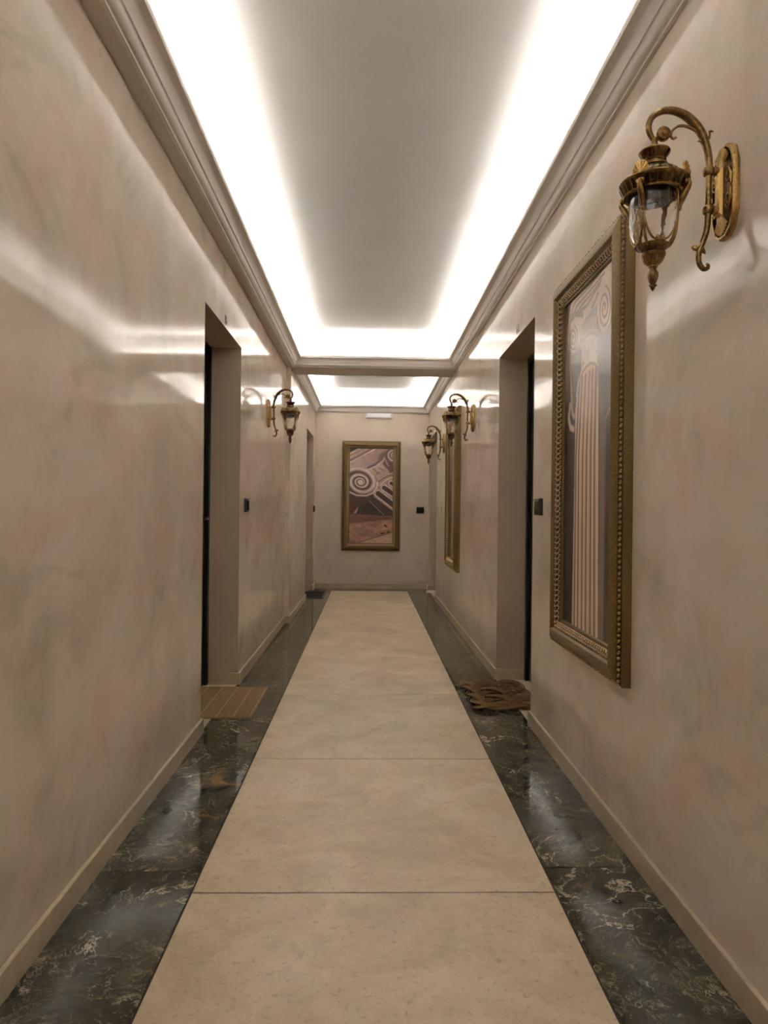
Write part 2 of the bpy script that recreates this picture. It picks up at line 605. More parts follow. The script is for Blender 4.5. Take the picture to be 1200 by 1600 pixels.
for (xa, xb, off) in ((XL + 0.001, XA, 2.355), (XB, XR - 0.001, 2.375)):
    y = off - TL * 4 - 0.15
    ys = [YB] + [off + TL * k for k in range(-4, 7)] + [YS]
    ys = [q for q in ys if YB <= q <= YS]
    for a, b in zip(ys[:-1], ys[1:]):
        if b - a > 0.05:
            slab(xa, xb, a, b, 'marble', 'marble_tile')
slab(XJ, 0.05, YS, YE, 'marble', 'marble_tile')
slab(0.05, XR - 0.001, YS, YE, 'marble', 'marble_tile')
# pale thresholds in the recesses
for (p, q) in L_OPEN:
    slab(XLO - 0.1, XL, p + 0.002, q - 0.002, 'stone', 'threshold')
slab(XLO - 0.1, XL, L_OPEN2[0] + 0.002, L_OPEN2[1] - 0.002, 'stone', 'threshold')
for (p, q) in R_OPEN:
    slab(XR, XRO + 0.1, p + 0.002, q - 0.002, 'stone', 'threshold')

# ------------------------------------------------------------------ baseboards
def bb_profile_box(m, x0, x1, y0, y1):
    m.cbox(x0, x1, y0, y1, 0.0, BH, 0.003)

m = MB()
ends = [YB] + [v for o in L_OPEN for v in o] + [YJ]
for a, b in zip(ends[0::2], ends[1::2]):
    bb_profile_box(m, XL, XL + BT, a, b)
for (p, q) in L_OPEN:                       # returns on the recess sides
    bb_profile_box(m, XLO + 0.03, XL + BT, q - BT, q)
    bb_profile_box(m, XLO + 0.03, XL + BT, p, p + BT)
bb_profile_box(m, XL + BT, XJ + BT, YJ - BT, YJ)
bb_profile_box(m, XJ, XJ + BT, YJ, L_OPEN2[0])
bb_profile_box(m, XJ, XJ + BT, L_OPEN2[1], YE - BT)
bb_profile_box(m, XLO + 0.03, XJ + BT, L_OPEN2[1] - BT, L_OPEN2[1])
bb_profile_box(m, XLO + 0.03, XJ + BT, L_OPEN2[0], L_OPEN2[0] + BT)
struct(m.build('baseboard_left', MAT['base']), 'cream baseboard along the left wall and its recesses')
m = MB()
ends = [YB] + [v for o in R_OPEN for v in o] + [YE - BT]
for a, b in zip(ends[0::2], ends[1::2]):
    bb_profile_box(m, XR - BT, XR, a, b)
for (p, q) in R_OPEN:
    bb_profile_box(m, XR - BT, XRO - 0.03, q - BT, q)
    bb_profile_box(m, XR - BT, XRO - 0.03, p, p + BT)
struct(m.build('baseboard_right', MAT['base']), 'cream baseboard along the right wall and its recesses')
m = MB()
bb_profile_box(m, XJ, XR, YE - BT, YE)
struct(m.build('baseboard_end', MAT['base']), 'cream baseboard along the end wall')

# ------------------------------------------------------------------ doors in the recesses
def door(name, xface, sgn, p, q, label, hy):
    """leaf at xface, corridor on the side -sgn; hy: position of the handle"""
    d = empty(name, (xface, (p + q) / 2, 0))
    struct(d, label)
    hw = (q - p) / 2
    def B(x0, x1, y0, y1, z0, z1, c=0.0):
        a, b = sorted((x0 * sgn, x1 * sgn))
        return (a, b, y0, y1, z0, z1)
    fr = 0.05
    m = MB()
    m.box(*B(-0.025, 0.09, -hw + 0.0035, -hw + fr, 0.001, DH - 0.0035))
    m.box(*B(-0.025, 0.09, hw - fr, hw - 0.0035, 0.001, DH - 0.0035))
    m.box(*B(-0.025, 0.09, -hw + fr, hw - fr, DH - fr, DH - 0.0035))
    m.build('door_frame', MAT['doorframe'], d)
    lf = MB().box(*B(0.0, 0.045, -hw + fr + 0.003, hw - fr - 0.003, 0.004, DH - fr - 0.003)).build('door_leaf', MAT['door'], d)
    for (z0, z1) in ((0.2, 0.95), (1.15, DH - 0.25)):
        mm = MB()
        a, b, t = -hw + 0.2, hw - 0.2, 0.02
        mm.box(*B(-0.008, 0, a, b, z0, z0 + t)).box(*B(-0.008, 0, a, b, z1 - t, z1))
        mm.box(*B(-0.008, 0, a, a + t, z0 + t, z1 - t)).box(*B(-0.008, 0, b - t, b, z0 + t, z1 - t))
        mm.build('panel_moulding', MAT['door'], lf)
    y = hy
    h = MB()
    h.box(*B(-0.010, 0, y - 0.022, y + 0.022, 1.08, 1.30))
    h.tube([(-0.008 * sgn, y, 1.195), (-0.055 * sgn, y, 1.195)], 0.011, 12)
    s2 = -1 if y > 0 else 1
    h.tube([(-0.048 * sgn, y - 0.008 * s2, 1.195), (-0.055 * sgn, y + 0.02 * s2, 1.195), (-0.055 * sgn, y + 0.12 * s2, 1.192), (-0.046 * sgn, y + 0.135 * s2, 1.190)], [0.010, 0.011, 0.010, 0.008], 12)
    h.build('door_handle', MAT['metal'], d, smooth=True)
    return d

door('door_1', XLO - 0.002, -1, *L_OPEN[1], 'dark door deep in the recess beside the tan doormat', 0.36)
door('door_2', XRO + 0.002, 1, *R_OPEN[0], 'dark door deep in the recess beside the knotted rope mat', -0.36)
door('door_3', XLO - 0.002, -1, *L_OPEN2, 'dark door in the far left recess behind the black mat', 0.4)
door('door_4', XRO + 0.002, 1, *R_OPEN[1], 'dark door in the far right recess by the end wall', 0.4)
door('door_5', XLO - 0.002, -1, *L_OPEN[0], 'dark door in the nearest left recess', -0.36)

# ------------------------------------------------------------------ door numbers
def digits(txt, loc, rz, h, label):
    cu = bpy.data.curves.new('number_text', 'FONT')
    cu.body = txt
    cu.size = h / 0.7
    cu.extrude = 0.002
    cu.align_x = 'CENTER'
    tmp = bpy.data.objects.new('number_tmp', cu)
    col.objects.link(tmp)
    bpy.context.view_layer.update()
    dg = bpy.context.evaluated_depsgraph_get()
    me = bpy.data.meshes.new_from_object(tmp.evaluated_get(dg))
    bpy.data.objects.remove(tmp)
    me.materials.clear()
    me.materials.append(MAT['digit'])
    me.transform(Matrix.Rotation(rz, 4, 'Z') @ Matrix.Rotation(PI / 2, 4, 'X'))
    o = link('door_number', me, None, loc)
    tag(o, label, 'number')
digits('15', (XL + 0.0022, 4.345, 2.445), PI / 2, 0.055, 'small grey metal number 15 above the recess with the tan doormat')
digits('16', (XR - 0.0022, 4.44, 2.445), -PI / 2, 0.055, 'small grey metal number 16 above the recess with the rope mat')

# ------------------------------------------------------------------ picture prints (painted as vertex colours)
class Paint:
    def __init__(s, x0, x1, y0, y1, nx, ny, bg):
        s.ss = 2
        s.nx, s.ny = nx, ny
        xs = np.linspace(x0, x1, nx * 2)
        ys = np.linspace(y0, y1, ny * 2)
        s.X, s.Y = np.meshgrid(xs, ys)
        s.C = np.zeros(s.X.shape + (3,)) + np.array(bg, float)
        s.rng = np.random.RandomState(5)
    def noise(s, sx, sy, oct=4):
        out = np.zeros(s.X.shape)
        amp = 1.0
        for o in range(oct):
            gx, gy = int(np.ptp(s.X) / sx) + 3, int(np.ptp(s.Y) / sy) + 3
            g = s.rng.rand(gy, gx)
            fx = (s.X - s.X.min()) / sx
            fy = (s.Y - s.Y.min()) / sy
            ix, iy = fx.astype(int), fy.astype(int)
            tx, ty = fx - ix, fy - iy
            tx, ty = tx * tx * (3 - 2 * tx), ty * ty * (3 - 2 * ty)
            v = (g[iy, ix] * (1 - tx) + g[iy, ix + 1] * tx) * (1 - ty) + (g[iy + 1, ix] * (1 - tx) + g[iy + 1, ix + 1] * tx) * ty
            out += amp * (v - 0.5)
            amp *= 0.55
            sx *= 0.5
            sy *= 0.5
        return out
    def blend(s, mask, c):
        c = np.array(c, float)
        s.C = s.C * (1 - mask[..., None]) + c * mask[..., None]
    def inside(s, pts):
        ins = np.zeros(s.X.shape, bool)
        n = len(pts)
        for i in range(n):
            (xa, ya), (xb, yb) = pts[i], pts[(i + 1) % n]
            if ya == yb:
                continue
            cnd = ((ya > s.Y) != (yb > s.Y)) & (s.X < (xb - xa) * (s.Y - ya) / (yb - ya) + xa)
            ins ^= cnd
        return ins
    def poly(s, pts, c, a=1.0):
        s.blend(s.inside(pts) * a, c)
    def grad(s, pts, c0, c1, p0, p1):
        d = np.array(p1, float) - np.array(p0, float)
        t = np.clip(((s.X - p0[0]) * d[0] + (s.Y - p0[1]) * d[1]) / d.dot(d), 0, 1)
        cc = np.array(c0, float) * (1 - t[..., None]) + np.array(c1, float) * t[..., None]
        s.blend(s.inside(pts) * 1.0, cc)
    def dist(s, pts, ax=1.0):
        D = np.full(s.X.shape, 1e9)
        for (xa, ya), (xb, yb) in zip(pts[:-1], pts[1:]):
            dx, dy = (xb - xa) * ax, yb - ya
            t = np.clip((((s.X - xa) * ax) * dx + (s.Y - ya) * dy) / (dx * dx + dy * dy + 1e-9), 0, 1)
            D = np.minimum(D, np.hypot((s.X - xa) * ax - t * dx, s.Y - ya - t * dy))
        return D
    def line(s, pts, wd, c, a=1.0, soft=None, ax=1.0):
        D = s.dist(pts, ax)
        soft = soft or wd * 0.4
        s.blend(np.clip((wd / 2 + soft - D) / soft, 0, 1) * a, c)
    def done(s, gain=1.0):
        c = s.C.reshape(s.ny, 2, s.nx, 2, 3).mean((1, 3))
        c = np.clip(c * gain / 255.0, 0, 1)
        return np.where(c <= 0.04045, c / 12.92, ((c + 0.055) / 1.055) ** 2.4)

def paint_volute(P, cx, cy, rx, ry, turns, light, dark, groove=0.16, a0=0.0, tilt=0.0):
    """a spiral scroll: pale ribbon with dark grooves, radius shrinking inwards"""
    ca, sa = math.cos(tilt), math.sin(tilt)
    u = ((P.X - cx) * ca + (P.Y - cy) * sa) / rx
    v = (-(P.X - cx) * sa + (P.Y - cy) * ca) / ry
    r = np.hypot(u, v)
    th = (np.arctan2(v, u) - a0) / (2 * PI)
    lr = np.log(np.maximum(r, 1e-3)) / math.log(0.52)        # 0 at the rim, 1 after one turn
    ph = (lr - th) % 1.0
    ins = np.clip((1.0 - r) / 0.02, 0, 1)
    prof = 0.55 + 0.45 * np.cos((ph - 0.35) * 2 * PI)
    cc = np.array(dark, float) * (1 - prof[..., None]) + np.array(light, float) * prof[..., None]
    g = np.clip((groove - np.abs(ph - 0.86)) / 0.06, 0, 1)
    cc = cc * (1 - g[..., None]) + np.array(dark, float) * g[..., None]
    eye = np.clip((0.16 - r) / 0.03, 0, 1)
    cc = cc * (1 - eye[..., None]) + np.array(light, float) * eye[..., None]
    P.blend(ins, cc)

def paint_capital():
    """close view of a fallen scroll capital, brown and mauve"""
    P = Paint(205, 712, 238, 1372, 130, 290, (60, 44, 40))
    lt, md, dk = (206, 184, 172), (160, 132, 120), (58, 40, 36)
    P.poly([(205, 300), (330, 238), (712, 238), (712, 600), (205, 600)], md)
    P.grad([(205, 290), (300, 238), (640, 238), (560, 380), (420, 470), (205, 560)], (190, 164, 152), (150, 118, 108), (205, 400), (600, 300))
    P.poly([(205, 238), (310, 238), (205, 292)], dk)
    P.line([(205, 300), (320, 238)], 8, lt)
    P.line([(205, 330), (380, 238)], 6, (126, 98, 88))
    for i in range(12):
        t = i / 11
        P.line([(218 + 250 * t, 382 - 140 * t), (224 + 250 * t, 368 - 140 * t)], 9, (98, 72, 64))
    P.line([(205, 412), (500, 244)], 7, (224, 204, 192))
    P.line([(205, 396), (470, 246)], 4, (96, 70, 62))
    # neck of the capital
    P.grad([(380, 490), (560, 400), (640, 470), (700, 545), (712, 720), (540, 690), (470, 560)], (196, 172, 158), (150, 122, 110), (430, 470), (690, 640))
    for (a, b) in (((480, 480), (540, 540)), ((550, 470), (600, 500)), ((520, 545), (560, 525))):
        P.line([a, b], 12, (112, 84, 74), 0.8)
    P.line([(420, 470), (500, 430), (570, 370), (620, 290)], 16, (74, 50, 44))
    P.line([(430, 485), (520, 445), (600, 380)], 6, (222, 204, 192))
    P.poly([(520, 380), (560, 300), (640, 255), (600, 330)], (92, 66, 58))
    P.poly([(585, 420), (612, 370), (640, 440), (712, 480), (712, 600), (660, 500)], (78, 54, 50))
    # scroll in the upper corner
    P.poly([(610, 330), (640, 250), (712, 238), (712, 520), (660, 440)], (72, 50, 46))
    paint_volute(P, 720, 310, 105, 100, 2, (200, 178, 166), (66, 46, 42), 0.2, 0.8)
    # bead row and torus
    P.line([(530, 660), (600, 590), (700, 540)], 26, (178, 152, 138))
    for i in range(9):
        t = i / 8
        P.line([(545 + 155 * t, 634 - 84 * t + 10 * math.sin(t * PI) * -1), (552 + 155 * t, 630 - 84 * t - 10 * math.sin(t * PI))], 10, (96, 70, 60))
    P.line([(545, 690), (620, 620), (712, 575)], 10, (206, 184, 170))
    # flutes
    P.poly([(440, 870), (540, 690), (712, 620), (712, 1060), (600, 1030)], (150, 122, 110))
    def flute(a, b, wd):
        P.line([a, b], wd + 16, (214, 194, 180))
        P.line([a, b], wd, (72, 48, 42), 1.0, 6)
    flute((690, 650), (760, 700), 34)
    flute((608, 705), (760, 810), 44)
    flute((540, 775), (760, 945), 52)
    P.poly([(440, 860), (490, 815), (712, 985), (712, 1045), (610, 1035)], (58, 40, 36))
    P.line([(440, 868), (610, 1030)], 5, (168, 140, 126))
    # main scroll
    P.poly([(205, 790), (500, 800), (430, 880), (300, 1010), (205, 1020)], (74, 52, 45))
    paint_volute(P, 335, 640, 205, 172, 3, (218, 198, 184), (74, 50, 43), 0.17, -0.6, 0.35)
    P.line([(205, 760), (290, 800), (400, 805), (480, 770), (525, 700), (530, 640)], 14, (216, 196, 182))
    # shade below
    P.poly([(205, 800), (300, 825), (420, 820), (500, 800), (430, 880), (320, 920), (290, 1015), (205, 1020)], (70, 48, 42))
    P.poly([(430, 870), (610, 1035), (300, 1015), (330, 915)], (44, 30, 30))
    P.poly([(255, 1015), (312, 930), (290, 1015)], (176, 146, 130))
    # slab, block, ground
    n = P.noise(60, 40)
    P.poly([(205, 1020), (712, 1045), (712, 1082), (205, 1140)], (104, 72, 62))
    P.line([(205, 1040), (712, 1055)], 8, (126, 92, 80), 0.6)
    P.poly([(205, 1140), (712, 1080), (712, 1240), (300, 1372), (205, 1372)], (158, 120, 100))
    P.C *= (1 + 0.35 * n * P.inside([(205, 1140), (712, 1080), (712, 1240), (300, 1372), (205, 1372)]))[..., None]
    P.poly([(300, 1372), (712, 1238), (712, 1372)], (186, 152, 128))
    P.line([(290, 1372), (712, 1236)], 6, (84, 56, 46))
    for (x, y) in ((620, 1155), (630, 1165), (655, 1232), (580, 1252), (600, 1248)):
        P.line([(x, y), (x + 12, y + 4)], 12, (52, 34, 30))
    P.C *= (1 + 0.10 * P.noise(30, 30))[..., None]
    return P.done(1.12)

def paint_column(variant=0):
    """a fluted column with a scroll capital seen from below; x 0..1, y 0..2.17"""
    P = Paint(0, 1, 0, 2.17, 140, 420, (60, 56, 56))
    full = [(-1, -1), (2, -1), (2, 3), (-1, 3)]
    P.grad(full, (172, 166, 160), (62, 51, 48), (0.85, 0.32), (0.70, 1.02))
    P.grad([(-1, -1), (0.33, -1), (0.25, 3), (-1, 3)], (142, 136, 132), (46, 37, 33), (0.2, 0.42), (0.16, 0.95))
    P.poly([(-1, -1), (0.12, -1), (0.06, 0.14), (-1, 0.14)], (96, 82, 78))
    st, lt, dk = (220, 194, 170), (236, 218, 200), (120, 88, 70)
    # shaft and flutes
    P.poly([(0.30, 0.58), (0.36, 0.53), (0.526, 0.505), (0.66, 0.55), (0.674, 0.77), (0.686, 1.08), (0.71, 2.2), (0.205, 2.2), (0.235, 1.05), (0.236, 0.74)], st)
    for (a, b, c) in ((0.325, 0.262, 0.262), (0.372, 0.318, 0.335), (0.441, 0.399, 0.414), (0.515, 0.474, 0.491), (0.571, 0.554, 0.577), (0.637, 0.622, 0.655)):
        P.line([(a, 0.56), ((a * 0.55 + b * 0.45), 0.74), (b, 1.06), (c, 2.2)], 0.020, dk, 0.95, 0.010)
        P.line([(a + 0.022, 0.56), ((a * 0.55 + b * 0.45) + 0.022, 0.74), (b + 0.022, 1.06), (c + 0.024, 2.2)], 0.008, (244, 226, 206), 0.8, 0.008)
    P.line([(0.665, 0.60), (0.682, 1.08), (0.706, 2.2)], 0.012, (242, 230, 218))
    P.grad([(0.705, 0.75), (0.78, 0.75), (0.80, 2.3), (0.72, 2.3)], (120, 106, 102), (128, 106, 98), (0.7, 0.9), (0.7, 2))
    P.line([(0.80, 0.90), (0.79, 2.3)], 0.012, (140, 118, 110), 0.7, 0.02)
    P.line([(0.80, 0.88), (0.85, 0.85), (0.90, 0.82)], 0.010, (160, 146, 138), 0.8, 0.01)
    # neck with ornament, rings
    P.poly([(0.35, 0.32), (0.65, 0.32), (0.66, 0.54), (0.526, 0.495), (0.40, 0.52), (0.35, 0.55)], (214, 196, 180))
    nz = P.noise(0.035, 0.035, 3)
    msk = P.inside([(0.37, 0.36), (0.63, 0.36), (0.64, 0.49), (0.526, 0.47), (0.40, 0.49), (0.37, 0.52)])
    P.blend(msk * np.clip(nz * 2.5, 0, 0.6), (150, 128, 112))
    P.line([(0.26, 0.66), (0.294, 0.57), (0.36, 0.515), (0.45, 0.49), (0.526, 0.487), (0.62, 0.51), (0.667, 0.55)], 0.018, (238, 222, 208), 1, 0.008)
    P.line([(0.28, 0.65), (0.31, 0.585), (0.37, 0.532), (0.45, 0.507), (0.526, 0.504), (0.61, 0.525), (0.655, 0.565)], 0.008, (140, 112, 94), 0.9, 0.008)
    # egg band
    P.poly([(0.315, 0.30), (0.34, 0.235), (0.40, 0.205), (0.53, 0.195), (0.64, 0.22), (0.66, 0.31), (0.577, 0.303), (0.46, 0.293), (0.37, 0.305)], (172, 156, 146))
    for i in range(9):
        x = 0.35 + 0.033 * i
        P.line([(x, 0.288 - 0.004 * abs(4 - i) * 0), (x + 0.004, 0.222 + 0.0012 * (i - 4) ** 2)], 0.012, (214, 198, 184), 0.9, 0.006)
    P.line([(0.335, 0.36), (0.372, 0.312), (0.47, 0.300), (0.577, 0.312), (0.65, 0.35)], 0.020, (226, 210, 196), 1, 0.006)
    P.line([(0.345, 0.375), (0.38, 0.328), (0.47, 0.317), (0.57, 0.328), (0.645, 0.365)], 0.007, (140, 120, 108), 0.9, 0.006)
    # cushion and abacus
    P.poly([(0.045, 0.30), (0.055, 0.13), (0.115, 0.0), (0.20, -0.05), (1.05, -0.05), (1.05, 0.12), (0.90, 0.25), (0.66, 0.17), (0.57, 0.18), (0.42, 0.195), (0.345, 0.235), (0.31, 0.34), (0.10, 0.36)], (232, 214, 196))
    for (pts, wd) in (([(0.10, 0.10), (0.20, 0.03), (0.50, 0.02), (0.80, -0.01)], 0.007), ([(0.12, 0.13), (0.25, 0.065), (0.50, 0.05), (0.76, 0.03)], 0.008),
                      ([(0.16, 0.13), (0.35, 0.09), (0.52, 0.08), (0.70, 0.055)], 0.008), ([(0.22, 0.110), (0.366, 0.160)], 0.016), ([(0.30, 0.12), (0.46, 0.125), (0.58, 0.09), (0.68, 0.07)], 0.009),
                      ([(0.55, 0.165), (0.60, 0.145), (0.65, 0.115)], 0.014), ([(0.07, 0.19), (0.10, 0.13), (0.17, 0.09)], 0.007)):
        P.line(pts, wd, (156, 134, 118), 0.9, wd)
    for (cx, cy, rx, ry, tl) in ((0.170, 0.262, 0.122, 0.105, 0.20), (0.765, 0.235, 0.125, 0.150, 0.15)):
        def E(f, a):
            u, v = rx * f * math.cos(a), ry * f * math.sin(a)
            return (cx + u, cy + v + u * tl)
        P.poly([E(1.0, 2 * PI * i / 40) for i in range(40)], (230, 212, 196))
        pts = []
        for i in range(100):
            t = i / 99
            pts.append(E(0.80 * (1 - t) ** 0.9 + 0.04, -1.4 + t * 2.3 * 2 * PI))
        P.line(pts, 0.008, (146, 124, 108), 0.95, 0.008)
        P.line([E(1.0, 0.3 + 2.6 * i / 20) for i in range(21)], 0.008, (150, 130, 116), 0.8, 0.008)
    # hanging garland
    for i in range(9):
        t = i / 8
        x, y = 0.112 + 0.05 * t, 0.40 + 0.30 * t
        P.line([(x - 0.006, y - 0.02), (x + 0.006, y + 0.02)], 0.026, (214, 190, 168), 1, 0.008)
        P.line([(x + 0.014, y - 0.01), (x + 0.016, y + 0.014)], 0.008, (126, 100, 84), 0.8, 0.006)
    P.line([(0.12, 0.70), (0.09, 0.78), (0.13, 0.85), (0.20, 0.87)], 0.034, (220, 196, 174), 1, 0.01)
    P.line([(0.15, 0.70), (0.17, 0.76), (0.21, 0.79)], 0.026, (206, 180, 158), 1, 0.01)
    P.C *= (1 + 0.05 * P.noise(0.1, 0.1))[..., None]
    if variant:
        P.C = P.C[:, ::-1].copy()
        P.C *= np.array([0.98, 0.88, 0.86])
    return P.done(1.06)

def print_mesh(name, colors, wd, ht):
    ny, nx, _ = colors.shape
    xs = np.linspace(-wd / 2, wd / 2, nx)
    zs = np.linspace(ht / 2, -ht / 2, ny)
    X, Z = np.meshgrid(xs, zs)
    V = np.stack([X, np.zeros_like(X), Z], -1).reshape(-1, 3)
    idx = np.arange(nx * ny).reshape(ny, nx)
    F = np.stack([idx[:-1, :-1], idx[1:, :-1], idx[1:, 1:], idx[:-1, 1:]], -1).reshape(-1, 4)
    me = bpy.data.meshes.new(name)
    me.from_pydata(V.tolist(), [], F.tolist())
    at = me.color_attributes.new('print', 'FLOAT_COLOR', 'POINT')
    c4 = np.ones((nx * ny, 4), np.float32)
    c4[:, :3] = colors.reshape(-1, 3)
    at.data.foreach_set('color', c4.ravel())
    me.materials.append(MAT['prt'])
    return me

# frames: local x along the wall, local -y out of the wall, z up, origin at the bottom centre of the frame
PW, PH = 0.945, 1.775
FPROF = [(0, 0), (0, 0.031), (0.002, 0.0345), (0.005, 0.0350), (0.007, 0.0335), (0.020, 0.0490), (0.023, 0.0525), (0.042, 0.0590), (0.058, 0.0630), (0.066, 0.0640), (0.071, 0.0630),
         (0.074, 0.058), (0.076, 0.052), (0.078, 0.0490), (0.080, 0.0485), (0.112, 0.0255), (0.114, 0.028), (0.120, 0.027), (0.1235, 0.012), (0.1235, 0)]
HW, HH = PW / 2, PH / 2
def side_point(k, d, h, t):
    """point on side k (0 bottom,1 right,2 top,3 left) at d from the outer edge, height h off the wall, t in 0..1 along the mitred side"""
    c = [(-HW + d, -HH + d), (HW - d, -HH + d), (HW - d, HH - d), (-HW + d, HH - d)]
    a, b = c[k], c[(k + 1) % 4]
    return (a[0] + (b[0] - a[0]) * t, -h, a[1] + (b[1] - a[1]) * t + HH)
rails = []
for k in range(4):
    m = MB()
    n = len(FPROF)
    for (d, h) in FPROF:
        m.v += [side_point(k, d, h, 0), side_point(k, d, h, 1)]
    for i in range(n):
        j = (i + 1) % n
        m.f.append((2 * i, 2 * i + 1, 2 * j + 1, 2 * j))
    m.f += [tuple(2 * i for i in range(n)), tuple(2 * i + 1 for i in range(n))]
    rails.append(m.mesh('frame_rail', MAT['gilt'], smooth=True, angle=35))
beads, seats, carves = [], [], []
for k in range(4):
    L = (PW if k % 2 == 0 else PH) - 0.02
    m, m2, m3 = MB(), MB(), MB()
    nb = int(L / 0.021)
    for i in range(nb):
        t = (i + 0.5) / nb
        p = side_point(k, 0.0120, 0.0430, t)
        ax = Vector((1, 0, 0)) if k % 2 == 0 else Vector((0, 0, 1))
        if i % 2 == 0:
            m.ball(p, 0.0062, (1, 1, 1), 8, 5)
        else:
            ang = 0.6
            R = Matrix.Rotation(ang, 3, 'Y') if k % 2 == 0 else Matrix.Rotation(ang, 3, 'Y')
            m.ball(p, 0.0058, (1.9, 0.9, 0.7) if k % 2 == 0 else (0.7, 0.9, 1.9), 7, 4, R)
    beads.append(m.mesh('bead_moulding', MAT['rope'], smooth=True, angle=80))
    # dark seat behind the beads and dark ground behind the carving
    for (d0, d1, h0, h1) in ((0.0070, 0.0200, 0.0338, 0.0492), (0.0805, 0.1115, 0.0487, 0.0260)):
        m2.add([side_point(k, d0, h0, 0), side_point(k, d0, h0, 1), side_point(k, d1, h1 + 0.0003, 1), side_point(k, d1, h1 + 0.0003, 0),
                side_point(k, d0, h0 - 0.003, 0), side_point(k, d0, h0 - 0.003, 1), side_point(k, d1, h1 - 0.003, 1), side_point(k, d1, h1 - 0.003, 0)],
               [(0, 1, 2, 3), (7, 6, 5, 4), (0, 4, 5, 1), (1, 5, 6, 2), (2, 6, 7, 3), (3, 7, 4, 0)])
    seats.append(m2.mesh('recessed_band', MAT['dark_gilt']))
    L2 = L - 0.16
    nc = int(L2 / 0.026)
    for i in range(nc):
        hgt = lambda d: 0.0500 - (d - 0.080) * 0.72
        for (ft, d, r) in ((0.20, 0.0860, 0.0050), (0.55, 0.0965, 0.0064), (0.85, 0.0880, 0.0044), (0.98, 0.1060, 0.0050), (0.30, 0.1055, 0.0040)):
            m3.ball(side_point(k, d, hgt(d), (i + ft) / nc), r, (1, 0.85, 1), 6, 4)
        # curling leaf between the knobs
        pts = []
        for q in range(6):
            a = q / 5 * PI * 1.2
            d = 0.0960 + 0.0110 * math.cos(a)
            pts.append(side_point(k, d, hgt(d) + 0.001, (i + 0.35 + 0.24 * math.sin(a)) / nc))
        m3.tube(pts, [0.0015, 0.0028, 0.0034, 0.0032, 0.0024, 0.0012], 5)
    carves.append(m3.mesh('carved_moulding', MAT['carve'], smooth=True, angle=80))
back_me = MB().box(-HW + 0.118, HW - 0.118, -0.012, -0.002, 0.118, PH - 0.118).mesh('backing_board', MAT['dark_gilt'])

def picture(loc, rz, colors, label):
    root = empty('framed_picture', loc, rz)
    tag(root, label, 'picture')
    for k in range(4):
        r = link('frame_rail', rails[k], root)
        b = link('bead_moulding', beads[k], r)
        b['kind'] = 'stuff'
        link('recessed_band', seats[k], r)
        c = link('carved_moulding', carves[k], r)
        c['kind'] = 'stuff'
    link('backing_board', back_me, root)
    p = link('print', print_mesh('print', colors, PW - 0.238, PH - 0.238), root, (0, -0.0145, HH))
    p['label'] = 'photographic print of a classical stone column'
    return root
ZP = 0.612
picture((XR, 2.94, ZP), PI / 2 * -1, paint_column(0), 'tall gilt framed print of a fluted column beside the doorbell')
picture((XR, 7.60, ZP), PI / 2 * -1, paint_column(1), 'tall gilt framed column print hanging between two lanterns')
picture((0.047, YE, ZP + 0.006), 0.0, paint_capital(), 'gilt framed brown print of a scroll capital on the end wall')

# ------------------------------------------------------------------ wall lanterns
U = 0.000404                               # metres per unit of the traced side view
def W(cx, cy, y=0.0):
    return ((940.8 - cx) * U, y, (685.8 - cy) * U)
def smooth_path(pts, n=6):
    """Catmull-Rom through tuples of any length"""
    out = []
    P = [np.array(p, float) for p in pts]
    for i in range(len(P) - 1):
        a, b = P[max(0, i - 1)], P[i]
        c, d = P[i + 1], P[min(len(P) - 1, i + 2)]
        for k in range(n):
            t = k / n
            out.append(0.5 * (2 * b + (c - a) * t + (2 * a - 5 * b + 4 * c - d) * t * t + (3 * b - a - 3 * c + d) * t ** 3))
    out.append(P[-1])
    return out
def arm_tube(m, pts, n=12, sub=6):
    """pts: (cx, cy, radius in units)"""
    q = smooth_path(pts, sub)
    m.tube([W(p[0], p[1]) for p in q], [max(p[2], 1.5) * U for p in q], n)
AX = (940.8 - 430) * U                     # axis of the lantern body

